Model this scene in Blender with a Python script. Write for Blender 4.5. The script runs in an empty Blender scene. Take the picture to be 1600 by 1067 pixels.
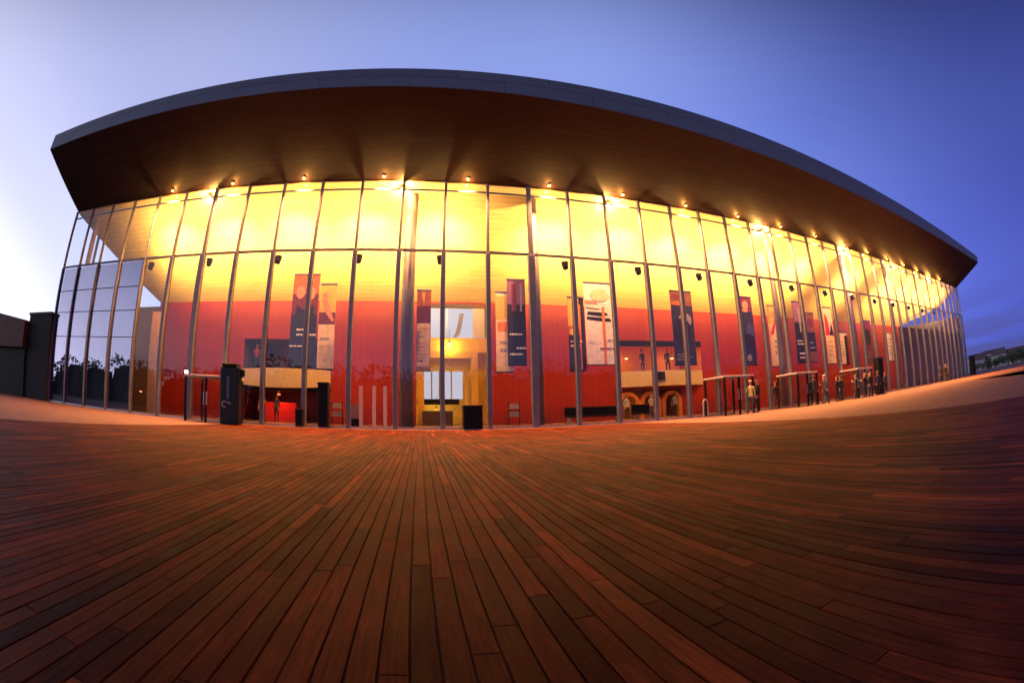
import bpy, math, random
import numpy as np
from mathutils import Vector, Matrix
random.seed(7); rng = np.random.default_rng(7)
S = bpy.context.scene
COL = S.collection

# ------------------------------------------------------------------ camera (15 mm full frame fisheye, crouching height)
cam_d = bpy.data.cameras.new('camera'); cam = bpy.data.objects.new('camera', cam_d); COL.objects.link(cam)
cam_d.type = 'PANO'; cam_d.sensor_width = 36; cam_d.sensor_fit = 'HORIZONTAL'; cam_d.clip_end = 4000; cam_d.clip_start = 0.05
for tgt in (cam_d, getattr(cam_d, 'cycles', None)):
    if tgt is None: continue
    for k, v in (('panorama_type', 'FISHEYE_EQUISOLID'), ('fisheye_lens', 15.598), ('fisheye_fov', math.radians(200))):
        try: setattr(tgt, k, v)
        except Exception: pass
Rv = Vector((0.978942, -0.202973, -0.021768)); Uv = Vector((-0.011921, -0.163295, 0.986505)); Fv = Vector((0.203788, 0.965472, 0.162276))
cam.matrix_world = Matrix(((Rv.x, Uv.x, -Fv.x, 1.234), (Rv.y, Uv.y, -Fv.y, -20.948), (Rv.z, Uv.z, -Fv.z, 0.70), (0, 0, 0, 1)))
S.camera = cam

# ------------------------------------------------------------------ exposure
S.render.engine = 'CYCLES'
S.view_settings.view_transform = 'Standard'; S.view_settings.look = 'None'; S.view_settings.exposure = 0; S.view_settings.gamma = 1
cy = S.cycles
cy.use_denoising = True; cy.max_bounces = 8; cy.diffuse_bounces = 4; cy.glossy_bounces = 4; cy.transparent_max_bounces = 24
cy.sample_clamp_indirect = 6.0; cy.caustics_reflective = False; cy.caustics_refractive = False

# ------------------------------------------------------------------ dusk sky
world = bpy.data.worlds.new('World'); S.world = world; world.use_nodes = True
wn, wl = world.node_tree.nodes, world.node_tree.links; wn.clear()
def wmath(op, a, b=None, c=None):
    n = wn.new('ShaderNodeMath'); n.operation = op
    for i, v in enumerate((a, b, c)):
        if v is None: continue
        if isinstance(v, (int, float)): n.inputs[i].default_value = v
        else: wl.new(v, n.inputs[i])
    return n.outputs[0]
tc = wn.new('ShaderNodeTexCoord')
nrm = wn.new('ShaderNodeVectorMath'); nrm.operation = 'NORMALIZE'; wl.new(tc.outputs['Generated'], nrm.inputs[0])
flat = wn.new('ShaderNodeVectorMath'); flat.operation = 'MULTIPLY'; wl.new(nrm.outputs[0], flat.inputs[0]); flat.inputs[1].default_value = (1, 1, 2.8)
nrm2 = wn.new('ShaderNodeVectorMath'); nrm2.operation = 'NORMALIZE'; wl.new(flat.outputs[0], nrm2.inputs[0])
def wdot(az, el, src=None):
    d = wn.new('ShaderNodeVectorMath'); d.operation = 'DOT_PRODUCT'; wl.new((src or nrm).outputs[0], d.inputs[0])
    a, e = math.radians(az), math.radians(el)
    d.inputs[1].default_value = (math.sin(a)*math.cos(e), math.cos(a)*math.cos(e), math.sin(e)); return d.outputs['Value']
ang = wmath('DIVIDE', wmath('ARCCOSINE', wdot(-100, 2, nrm2)), math.pi)
ramp = wn.new('ShaderNodeValToRGB'); wl.new(ang, ramp.inputs[0]); er = ramp.color_ramp; er.interpolation = 'EASE'
stops = [(0.0, (3.0, 2.85, 2.9)), (22/180, (2.0, 1.95, 2.15)), (42/180, (1.02, 1.02, 1.25)), (58/180, (.68, .71, 1.05)), (74/180, (.50, .55, .95)), (95/180, (.33, .43, .98)),
         (118/180, (.215, .31, .96)), (142/180, (.16, .22, .88)), (1.0, (.10, .13, .62))]
while len(er.elements) < len(stops): er.elements.new(.5)
for el, (p, c) in zip(er.elements, stops): el.position = p; el.color = (*c, 1)
sep = wn.new('ShaderNodeSeparateXYZ'); wl.new(nrm.outputs[0], sep.inputs[0])
# paler band low down
low = wn.new('ShaderNodeMapRange'); low.interpolation_type = 'SMOOTHSTEP'; wl.new(sep.outputs['Z'], low.inputs[0])
low.inputs[1].default_value = .05; low.inputs[2].default_value = .78; low.inputs[3].default_value = 1.25; low.inputs[4].default_value = .82
dk = wn.new('ShaderNodeMapRange'); dk.interpolation_type = 'SMOOTHSTEP'; wl.new(wdot(118, 34), dk.inputs[0])
dk.inputs[1].default_value = .35; dk.inputs[2].default_value = 1.0; dk.inputs[3].default_value = 0; dk.inputs[4].default_value = .86
bk = wn.new('ShaderNodeMapRange'); bk.interpolation_type = 'SMOOTHSTEP'; wl.new(wdot(185, 68), bk.inputs[0])   # night already overhead and behind
bk.inputs[1].default_value = .38; bk.inputs[2].default_value = .85; bk.inputs[3].default_value = 1; bk.inputs[4].default_value = .12
f1 = wmath('MULTIPLY', low.outputs[0], bk.outputs[0])
dkm = wn.new('ShaderNodeMix'); dkm.data_type = 'RGBA'; wl.new(dk.outputs[0], dkm.inputs[0]); wl.new(ramp.outputs[0], dkm.inputs[6]); dkm.inputs[7].default_value = (.028, .038, .25, 1)
mulc = wn.new('ShaderNodeVectorMath'); mulc.operation = 'SCALE'; wl.new(dkm.outputs[2], mulc.inputs[0]); wl.new(f1, mulc.inputs['Scale'])
# thin purple cloud streaks near the horizon, on the darker side
mp = wn.new('ShaderNodeMapping'); wl.new(nrm.outputs[0], mp.inputs[0]); mp.inputs['Scale'].default_value = (2.2, 2.2, 26); mp.inputs['Rotation'].default_value = (.10, .12, 0)
nz = wn.new('ShaderNodeTexNoise'); wl.new(mp.outputs[0], nz.inputs['Vector']); nz.inputs['Scale'].default_value = 1.6; nz.inputs['Detail'].default_value = 5
st = wn.new('ShaderNodeMapRange'); st.interpolation_type = 'SMOOTHSTEP'; wl.new(nz.outputs[0], st.inputs[0]); st.inputs[1].default_value = .42; st.inputs[2].default_value = .62
hz = wn.new('ShaderNodeMapRange'); wl.new(sep.outputs['Z'], hz.inputs[0]); hz.inputs[1].default_value = .02; hz.inputs[2].default_value = .17; hz.inputs[3].default_value = .8; hz.inputs[4].default_value = 0
rt = wn.new('ShaderNodeMapRange'); wl.new(wdot(80, 0), rt.inputs[0]); rt.inputs[1].default_value = .2; rt.inputs[2].default_value = .8
cf = wmath('MULTIPLY', wmath('MULTIPLY', st.outputs[0], hz.outputs[0]), rt.outputs[0])
mx = wn.new('ShaderNodeMix'); mx.data_type = 'RGBA'; wl.new(cf, mx.inputs[0]); wl.new(mulc.outputs[0], mx.inputs[6]); mx.inputs[7].default_value = (.085, .085, .26, 1)
bg = wn.new('ShaderNodeBackground'); wl.new(mx.outputs[2], bg.inputs[0]); bg.inputs[1].default_value = 1.0
wo = wn.new('ShaderNodeOutputWorld'); wl.new(bg.outputs[0], wo.inputs[0])

# ------------------------------------------------------------------ materials
MAT = {}
def mat(name, color, rough=.6, metal=0, emit=None, es=0, noise=0, nscale=6, bump=0, spec=.5, stretch=(1, 1, 1), attr=False):
    if name in MAT: return MAT[name]
    m = bpy.data.materials.new(name); m.use_nodes = True; MAT[name] = m
    nt = m.node_tree; b = nt.nodes['Principled BSDF']
    b.inputs['Base Color'].default_value = (*color, 1); b.inputs['Roughness'].default_value = rough; b.inputs['Metallic'].default_value = metal
    b.inputs['Specular IOR Level'].default_value = spec
    if emit: b.inputs['Emission Color'].default_value = (*emit, 1); b.inputs['Emission Strength'].default_value = es
    if noise or bump:
        t = nt.nodes.new('ShaderNodeTexCoord'); mpn = nt.nodes.new('ShaderNodeMapping'); mpn.inputs['Scale'].default_value = stretch
        nt.links.new(t.outputs['Object'], mpn.inputs[0])
        n = nt.nodes.new('ShaderNodeTexNoise'); n.inputs['Scale'].default_value = nscale; n.inputs['Detail'].default_value = 6; nt.links.new(mpn.outputs[0], n.inputs['Vector'])
        if noise:
            r = nt.nodes.new('ShaderNodeMapRange'); nt.links.new(n.outputs[0], r.inputs[0]); r.inputs[1].default_value = .3; r.inputs[2].default_value = .7
            r.inputs[3].default_value = 1-noise; r.inputs[4].default_value = 1+noise
            sc = nt.nodes.new('ShaderNodeVectorMath'); sc.operation = 'SCALE'; sc.inputs[0].default_value = color; nt.links.new(r.outputs[0], sc.inputs['Scale'])
            nt.links.new(sc.outputs[0], b.inputs['Base Color'])
        if bump:
            bp = nt.nodes.new('ShaderNodeBump'); bp.inputs['Strength'].default_value = bump; bp.inputs['Distance'].default_value = .01
            nt.links.new(n.outputs[0], bp.inputs['Height']); nt.links.new(bp.outputs[0], b.inputs['Normal'])
    return m
def brick_mat(name, c1, c2, mortar, w, hgt, msize=.01, rough=.6, swap=None, noise=.25, spec=.4, offset=.5, nstretch=(.4, 3, 3)):
    """boards / slabs: brick texture over object XY (or XZ with swap='XZ', rotated with 'YX')"""
    m = bpy.data.materials.new(name); m.use_nodes = True; MAT[name] = m; nt = m.node_tree; b = nt.nodes['Principled BSDF']
    t = nt.nodes.new('ShaderNodeTexCoord'); s = nt.nodes.new('ShaderNodeSeparateXYZ'); c = nt.nodes.new('ShaderNodeCombineXYZ')
    nt.links.new(t.outputs['Object'], s.inputs[0]); a, d = {None: 'XY', 'XZ': 'XZ', 'YX': 'YX', 'ZX': 'ZX', 'YZ': 'YZ'}[swap]
    nt.links.new(s.outputs[a], c.inputs[0]); nt.links.new(s.outputs[d], c.inputs[1])
    br = nt.nodes.new('ShaderNodeTexBrick'); nt.links.new(c.outputs[0], br.inputs['Vector']); br.inputs['Scale'].default_value = 1; br.offset = offset
    br.inputs['Brick Width'].default_value = w; br.inputs['Row Height'].default_value = hgt; br.inputs['Mortar Size'].default_value = msize; br.inputs['Mortar Smooth'].default_value = .2
    br.inputs['Color1'].default_value = (*c1, 1); br.inputs['Color2'].default_value = (*c2, 1); br.inputs['Mortar'].default_value = (*mortar, 1)
    mp_ = nt.nodes.new('ShaderNodeMapping'); mp_.inputs['Scale'].default_value = nstretch; nt.links.new(t.outputs['Object'], mp_.inputs[0])
    n = nt.nodes.new('ShaderNodeTexNoise'); n.inputs['Scale'].default_value = 2.5; n.inputs['Detail'].default_value = 7; nt.links.new(mp_.outputs[0], n.inputs['Vector'])
    r = nt.nodes.new('ShaderNodeMapRange'); nt.links.new(n.outputs[0], r.inputs[0]); r.inputs[1].default_value = .3; r.inputs[2].default_value = .7; r.inputs[3].default_value = 1-noise; r.inputs[4].default_value = 1+noise
    sc = nt.nodes.new('ShaderNodeVectorMath'); sc.operation = 'SCALE'; nt.links.new(br.outputs['Color'], sc.inputs[0]); nt.links.new(r.outputs[0], sc.inputs['Scale'])
    nt.links.new(sc.outputs[0], b.inputs['Base Color']); b.inputs['Roughness'].default_value = rough; b.inputs['Specular IOR Level'].default_value = spec
    return m
def glass_mat(name, r0=.05, tint=(.96, .97, .98), refl=(.88, .90, 1)):
    m = bpy.data.materials.new(name); m.use_nodes = True; MAT[name] = m; nt = m.node_tree; nt.nodes.clear(); L = nt.links
    g = nt.nodes.new('ShaderNodeNewGeometry'); d = nt.nodes.new('ShaderNodeVectorMath'); d.operation = 'DOT_PRODUCT'
    L.new(g.outputs['Normal'], d.inputs[0]); L.new(g.outputs['Incoming'], d.inputs[1])
    def M(op, a, b):
        n = nt.nodes.new('ShaderNodeMath'); n.operation = op
        for i, v in enumerate((a, b)):
            if v is None: continue
            if isinstance(v, (int, float)): n.inputs[i].default_value = v
            else: L.new(v, n.inputs[i])
        return n.outputs[0]
    c = M('ABSOLUTE', d.outputs['Value'], None); k = M('POWER', M('SUBTRACT', 1.0, c), 5.0)
    f = M('ADD', M('MULTIPLY', k, 1-r0), r0)
    tr = nt.nodes.new('ShaderNodeBsdfTransparent'); tr.inputs[0].default_value = (*tint, 1)
    gl = nt.nodes.new('ShaderNodeBsdfGlossy'); gl.inputs['Roughness'].default_value = .0; gl.inputs['Color'].default_value = (*refl, 1)
    mxs = nt.nodes.new('ShaderNodeMixShader'); L.new(f, mxs.inputs[0]); L.new(tr.outputs[0], mxs.inputs[1]); L.new(gl.outputs[0], mxs.inputs[2])
    o = nt.nodes.new('ShaderNodeOutputMaterial'); L.new(mxs.outputs[0], o.inputs[0]); return m

M_glass = glass_mat('facade_glass', .026)
M_coated = glass_mat('coated_glass', .27, refl=(.70, .68, .90))
M_glass2 = glass_mat('lobby_glass', .045)
M_mull = mat('mullion_paint', (.15, .155, .20), .5, .2, noise=.12, nscale=3)
M_column = mat('column_paint', (.22, .20, .23), .5, noise=.08, nscale=2)
M_fascia = brick_mat('fascia_metal', (.13, .15, .22), (.12, .135, .20), (.06, .06, .09), 4.5, 4.0, .018, .5, 'XZ', .1)
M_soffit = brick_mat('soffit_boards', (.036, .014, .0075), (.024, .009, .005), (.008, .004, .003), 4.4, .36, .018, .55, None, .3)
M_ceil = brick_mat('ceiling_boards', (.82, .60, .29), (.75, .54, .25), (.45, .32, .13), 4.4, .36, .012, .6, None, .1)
M_red = brick_mat('red_panel', (.33, .019, .012), (.30, .017, .010), (.17, .009, .006), .42, 20, .012, .5, 'XZ', .06, offset=0)
M_dark = mat('dark_partition', (.035, .035, .045), .55, noise=.2)
M_floor = mat('foyer_floor', (.12, .07, .05), .25, noise=.2)
M_black = mat('matt_black', (.006, .006, .008), .6, noise=.3, spec=.2)
M_blk2 = mat('black_gloss', (.007, .009, .016), .45, spec=.25)
M_metal = mat('brushed_steel', (.45, .45, .48), .35, .9)
M_white = mat('white_enamel', (.75, .73, .70), .45)
M_cream = mat('cream_laminate', (.78, .62, .36), .5, noise=.08)
M_tan = mat('tan_plaster', (.55, .36, .22), .7, noise=.1)
M_yellow = mat('yellow_wall', (.80, .47, .07), .6, noise=.08)
M_orange = mat('orange_wall', (.80, .26, .05), .6, noise=.08)
M_purple = mat('dark_purple_wall', (.10, .045, .07), .6, noise=.2)
M_redlit = mat('red_counter', (.8, .03, .015), .4)
M_lampglow = mat('lamp_glow', (1, .8, .4), .4, emit=(1, .66, .22), es=30)
M_pale = mat('pale_backlit_pane', (.06, .06, .07), .4, emit=(.66, .66, .78), es=.85)
M_side = mat('side_metal', (.16, .16, .19), .6, noise=.1)

# ------------------------------------------------------------------ mesh helpers
class MB:
    def __init__(s): s.v = []; s.f = []; s.m = []
    def quad(s, a, b, c, d, mi=0):
        n = len(s.v); s.v += [tuple(a), tuple(b), tuple(c), tuple(d)]; s.f.append((n, n+1, n+2, n+3)); s.m.append(mi); return s
    def box(s, x0, x1, y0, y1, z0, z1, mi=0):
        n = len(s.v)
        s.v += [(x0, y0, z0), (x1, y0, z0), (x1, y1, z0), (x0, y1, z0), (x0, y0, z1), (x1, y0, z1), (x1, y1, z1), (x0, y1, z1)]
        for q in ((0, 3, 2, 1), (4, 5, 6, 7), (0, 1, 5, 4), (1, 2, 6, 5), (2, 3, 7, 6), (3, 0, 4, 7)): s.f.append(tuple(n+i for i in q)); s.m.append(mi)
        return s
    def prism(s, pts, z0, z1, mi=0):
        n = len(s.v); k = len(pts); s.v += [(p[0], p[1], z0) for p in pts] + [(p[0], p[1], z1) for p in pts]
        s.f.append(tuple(n+i for i in reversed(range(k)))); s.f.append(tuple(n+k+i for i in range(k))); s.m += [mi, mi]
        for i in range(k): j = (i+1) % k; s.f.append((n+i, n+j, n+k+j, n+k+i)); s.m.append(mi)
        return s
    def cone(s, a, b, r0, r1, k=14, mi=0):
        a, b = Vector(a), Vector(b); ax = (b-a).normalized(); t = ax.orthogonal().normalized(); u = ax.cross(t); n = len(s.v)
        for c, r in ((a, r0), (b, r1)):
            for i in range(k): th = 2*math.pi*i/k; s.v.append(tuple(c+t*(r*math.cos(th))+u*(r*math.sin(th))))
        for i in range(k): j = (i+1) % k; s.f.append((n+i, n+j, n+k+j, n+k+i)); s.m.append(mi)
        s.f.append(tuple(n+i for i in reversed(range(k)))); s.f.append(tuple(n+k+i for i in range(k))); s.m += [mi, mi]
        return s
    def build(s, name, mats, parent=None, loc=None, bevel=0):
        me = bpy.data.meshes.new(name); me.from_pydata(s.v, [], s.f)
        if not isinstance(mats, (list, tuple)): mats = [mats]
        for m in mats: me.materials.append(m)
        me.polygons.foreach_set('material_index', s.m); me.update()
        o = bpy.data.objects.new(name, me); COL.objects.link(o)
        if parent: o.parent = parent
        if loc: o.location = loc
        if bevel:
            b = o.modifiers.new('bevel', 'BEVEL'); b.width = bevel; b.segments = 2; b.limit_method = 'ANGLE'
        return o
def tag(o, label=None, cat=None, group=None, kind=None):
    if label: o['label'] = label
    if cat: o['category'] = cat
    if group: o['group'] = group
    if kind: o['kind'] = kind
    return o
def empty(name, loc=(0, 0, 0), rz=0, **kw):
    o = bpy.data.objects.new(name, None); COL.objects.link(o); o.location = loc; o.rotation_euler.z = rz; o.empty_display_size = .3
    return tag(o, **kw)
def copy_tree(o, parent=None):
    c = o.copy(); COL.objects.link(c); c.parent = parent
    for ch in list(o.children): copy_tree(ch, c)
    return c
def lamp(name, kind, loc, power, color, parent=None, radius=.1, spot=None, direction=None, blend=.6):
    l = bpy.data.lights.new(name, kind); l.energy = power; l.color = color
    l.shadow_soft_size = radius
    if kind == 'SPOT': l.spot_size = math.radians(spot); l.spot_blend = blend
    o = bpy.data.objects.new(name, l); COL.objects.link(o); o.location = loc
    if direction: o.rotation_euler = Vector(direction).to_track_quat('-Z', 'Y').to_euler()
    if parent: o.parent = parent
    return o

# ------------------------------------------------------------------ ground, paving, deck
M_ground = mat('far_ground', (.2, .085, .055), .95, noise=.3, nscale=.2)
M_pave = brick_mat('paving_slabs', (.125, .062, .056), (.105, .052, .046), (.05, .026, .023), 1.2, .6, .012, .8, None, .15, nstretch=(1, 1, 1))
g = MB().quad((-900, -700, -.012), (1200, -700, -.012), (1200, 1200, -.012), (-900, 1200, -.012)).build('ground', M_ground); tag(g, kind='structure')
pv = MB()
DX0, DX1, DYE = -7.75, 11.75, -1.05
pave_poly = [(-70, -75), (DX0, -75), (DX0, DYE), (DX1, DYE), (DX1, -75), (30, -75), (27.5, -17.5), (39, -10), (58, 4), (90, 26), (90, 45), (-70, 45)]
n = len(pave_poly)
me = bpy.data.meshes.new('paving')
import bmesh
bm = bmesh.new(); fc = bm.faces.new([bm.verts.new((x, y, -.008)) for x, y in pave_poly]); bmesh.ops.triangulate(bm, faces=[fc]); bmesh.ops.recalc_face_normals(bm, faces=bm.faces)
for f_ in bm.faces:
    if f_.normal.z < 0: f_.normal_flip()
bm.to_mesh(me); bm.free(); me.materials.append(M_pave)
o = bpy.data.objects.new('paving', me); COL.objects.link(o); tag(o, kind='structure')

# deck boards: every board a real strip with a gap to its neighbours
PW = .0862
def wood_mat():
    m = bpy.data.materials.new('deck_wood'); m.use_nodes = True; nt = m.node_tree; b = nt.nodes['Principled BSDF']; L = nt.links
    at = nt.nodes.new('ShaderNodeAttribute'); at.attribute_name = 'board'; at.attribute_type = 'GEOMETRY'
    sp = nt.nodes.new('ShaderNodeSeparateColor'); L.new(at.outputs['Color'], sp.inputs[0])
    rp = nt.nodes.new('ShaderNodeValToRGB'); L.new(sp.outputs[0], rp.inputs[0])
    cols = [(0, (.017, .0046, .0040)), (.25, (.036, .0088, .0058)), (.5, (.060, .0138, .0076)), (.75, (.088, .0200, .0100)), (1, (.165, .038, .0155))]
    while len(rp.color_ramp.elements) < len(cols): rp.color_ramp.elements.new(.5)
    for e, (p, c) in zip(rp.color_ramp.elements, cols): e.position = p; e.color = (*c, 1)
    t = nt.nodes.new('ShaderNodeTexCoord'); ad = nt.nodes.new('ShaderNodeVectorMath'); ad.operation = 'ADD'
    cb = nt.nodes.new('ShaderNodeCombineXYZ'); ml = nt.nodes.new('ShaderNodeMath'); ml.operation = 'MULTIPLY'; ml.inputs[1].default_value = 37; L.new(sp.outputs[1], ml.inputs[0])
    L.new(ml.outputs[0], cb.inputs[2]); L.new(t.outputs['Object'], ad.inputs[0]); L.new(cb.outputs[0], ad.inputs[1])
    mp_ = nt.nodes.new('ShaderNodeMapping'); mp_.inputs['Scale'].default_value = (90, 4, 9); L.new(ad.outputs[0], mp_.inputs[0])
    n = nt.nodes.new('ShaderNodeTexNoise'); n.inputs['Scale'].default_value = 1; n.inputs['Detail'].default_value = 8; n.inputs['Roughness'].default_value = .65; L.new(mp_.outputs[0], n.inputs['Vector'])
    mp2 = nt.nodes.new('ShaderNodeMapping'); mp2.inputs['Scale'].default_value = (7, 2.2, 3); L.new(ad.outputs[0], mp2.inputs[0])
    n2 = nt.nodes.new('ShaderNodeTexNoise'); n2.inputs['Scale'].default_value = 1.3; n2.inputs['Detail'].default_value = 5; L.new(mp2.outputs[0], n2.inputs['Vector'])
    def mr(src, a, b_, c, d):
        r = nt.nodes.new('ShaderNodeMapRange'); L.new(src, r.inputs[0])
        for i, v in enumerate((a, b_, c, d)): r.inputs[i+1].default_value = v
        return r.outputs[0]
    k = nt.nodes.new('ShaderNodeMath'); k.operation = 'MULTIPLY'; L.new(mr(n.outputs[0], .3, .7, .5, 1.5), k.inputs[0]); L.new(mr(n2.outputs[0], .3, .7, .55, 1.45), k.inputs[1])
    n3 = nt.nodes.new('ShaderNodeTexNoise'); n3.inputs['Scale'].default_value = .9; n3.inputs['Detail'].default_value = 7; L.new(t.outputs['Object'], n3.inputs['Vector'])
    k0 = k; k = nt.nodes.new('ShaderNodeMath'); k.operation = 'MULTIPLY'; L.new(k0.outputs[0], k.inputs[0]); L.new(mr(n3.outputs[0], .32, .68, .62, 1.3), k.inputs[1])
    sc = nt.nodes.new('ShaderNodeVectorMath'); sc.operation = 'SCALE'; L.new(rp.outputs[0], sc.inputs[0]); L.new(k.outputs[0], sc.inputs['Scale']); L.new(sc.outputs[0], b.inputs['Base Color'])
    L.new(mr(n2.outputs[0], .3, .7, .55, .75), b.inputs['Roughness']); b.inputs['Specular IOR Level'].default_value = .05; b.inputs['Specular Tint'].default_value = (1, .45, .28, 1)
    bp = nt.nodes.new('ShaderNodeBump'); bp.inputs['Strength'].default_value = .5; bp.inputs['Distance'].default_value = .003; L.new(n.outputs[0], bp.inputs['Height']); L.new(bp.outputs[0], b.inputs['Normal'])
    return m
def deck():
    V = []; F = []; C = []
    xs = np.arange(DX0+.04, DX1-.02, PW); off = 1.162 - PW*math.floor((1.162-(DX0+.04))/PW) - (DX0+.04)
    for x in xs:
        x = x + off; gap = .0027; y = -30 - random.random()*2; rowz = random.gauss(0, .0006)
        if x+PW > DX1: continue
        while y < DYE:
            ln = random.choice((.8, 1.1, 1.4, 1.8, 2.3)) * random.uniform(.85, 1.15)
            y1 = min(y+ln, DYE); z = .004+rowz+random.gauss(0, .0005)
            a, b, c, d = x+gap, x+PW-gap, y+.0007, y1-.0007
            if d-c > .05:
                nn = len(V); e = .0025
                V += [(a, c, z-.02), (b, c, z-.02), (b, d, z-.02), (a, d, z-.02), (a, c, z-e), (b, c, z-e), (b, d, z-e), (a, d, z-e), (a+e, c+e, z), (b-e, c+e, z), (b-e, d-e, z), (a+e, d-e, z)]
                q = [(0, 1, 5, 4), (1, 2, 6, 5), (2, 3, 7, 6), (3, 0, 4, 7), (4, 5, 9, 8), (5, 6, 10, 9), (6, 7, 11, 10), (7, 4, 8, 11), (8, 9, 10, 11)]
                F += [tuple(nn+i for i in t) for t in q]
                col = (min(1, max(0, random.gauss(.46, .20))), random.random(), 0, 1); C += [col]*9
            y = y1
            if y1 >= DYE: break
    me = bpy.data.meshes.new('deck'); me.from_pydata(V, [], F); me.materials.append(wood_mat())
    at = me.attributes.new('board', 'FLOAT_COLOR', 'FACE'); at.data.foreach_set('color', np.array(C, dtype=np.float32).ravel()); me.update()
    o = bpy.data.objects.new('deck', me); COL.objects.link(o); tag(o, kind='structure')
deck()
M_under = mat('deck_void', (.006, .004, .004), .9)
o = MB().quad((DX0+.01, -75, -.0005-.02+.006), (DX1-.01, -75, -.0145), (DX1-.01, DYE-.001, -.0145), (DX0+.01, DYE-.001, -.0145)).build('deck_bed', M_under)
o.location.z = .007; tag(o, kind='structure')

# ------------------------------------------------------------------ the theatre
T = empty('theatre_building', (23.5, 4, 0), label='long glass fronted theatre with dark overhanging roof and glowing yellow red foyer', cat='building')
T0 = Vector((23.5, 4, 0))
def part(mb, name, mats, parent=None, bevel=0):
    o = mb.build(name, mats, None, None, bevel); p = parent or T
    o.parent = p
    if p is T: o.location = -T0
    return o
SP = 2.2485; XL, XR = -24.5, 71.4; ZT = 8.8; ZG = 12.8; DB = 8.9
CL, CR = -20.3, 62.5      # ends of the inner back wall
# lip curve
lipx = [-25.05, -13.6, -7, -.6, 1.2, 8, 16.6, 31.7, 50, 72.9]; lipz = [15.35, 15.36, 15.34, 15.34, 15.32, 15.24, 15.06, 15.0, 15.2, 15.62]
topz = [16.42, 16.46, 16.5, 16.54, 16.56, 16.6, 16.6, 16.52, 16.5, 16.55]
N = 60; xs = np.linspace(-25.05, 72.9, N); k3 = np.ones(5)/5
lz = np.interp(xs, lipx, lipz); tz = np.interp(xs, lipx, topz)
lz = np.convolve(np.pad(lz, 2, mode='edge'), k3, 'valid'); tz = np.convolve(np.pad(tz, 2, mode='edge'), k3, 'valid')
def backx(x):  # soffit tapers slightly to the facade ends
    return XL + (x+25.05)/(72.9+25.05)*(XR-XL)
roof = MB(); sof = MB(); fas = MB()
for i in range(N-1):
    a, b = xs[i], xs[i+1]; A, B = backx(a), backx(b)
    sof.quad((a, -5, lz[i]), (A, 0.0, ZG+.05), (B, 0.0, ZG+.05), (b, -5, lz[i+1]))
    fas.quad((a, -5, lz[i]), (b, -5, lz[i+1]), (b, -5.06, tz[i+1]), (a, -5.06, tz[i]))
    roof.quad((a, -5.06, tz[i]), (b, -5.06, tz[i+1]), (B, 34, 16.9), (A, 34, 16.9))
fas.quad((-25.05, -5, lz[0]), (-25.05, -5.06, tz[0]), (XL, 0, 16.4), (XL, 0, ZG+.05)); fas.quad((72.9, -5, lz[-1]), (XR, 0, ZG+.05), (XR, 0, 16.5), (72.9, -5.06, tz[-1]))
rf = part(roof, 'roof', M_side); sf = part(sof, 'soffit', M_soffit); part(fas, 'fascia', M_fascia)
# inner ceiling: continues the slope down to the back wall, its ends cut on the diagonal
zc = lambda y: ZG+.03-.494*y
cp_ = [(XL+.1, .02), (CL, DB), (CR, DB), (63.4, 6.6), (65.8, 5.0), (69.5, 4.3), (XR-.1, 4.1), (XR-.1, .02)]
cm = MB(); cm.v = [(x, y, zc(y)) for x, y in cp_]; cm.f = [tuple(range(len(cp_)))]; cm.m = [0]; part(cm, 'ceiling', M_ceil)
sd = MB()
sd.quad((XL, .02, ZG), (XL, .02, 16.35), (CL, DB, 16.5), (CL, DB, zc(DB))); sd.quad((CL, DB, 4), (CL, DB, 16.5), (CL, 34, 16.8), (CL, 34, 4)); sd.quad((XR, .02, ZG), (XR, 4.1, zc(4.1)), (XR, 4.1, 16.5), (XR, .02, 16.4)); sd.quad((XR, 4.1, zc(4.1)), (CR, DB, zc(DB)), (CR, DB, 16.5), (XR, 4.1, 16.5))
sd.quad((CR, DB+.2, 0), (CR, 34, 0), (CR, 34, 16.8), (CR, DB+.2, 16.5)); sd.quad((CL, 34, 0), (CR, 34, 0), (CR, 34, 16.8), (CL, 34, 16.8)); sd.quad((CL, DB+.2, 0), (CL, DB+.2, 4), (CL, 34, 4), (CL, 34, 0))
part(sd, 'side_wall', M_side)
part(MB().quad((XL, -.1, .0), (XR, -.1, .0), (XR, DB+.1, .0), (XL, DB+.1, .0)), 'floor', M_floor)
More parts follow.
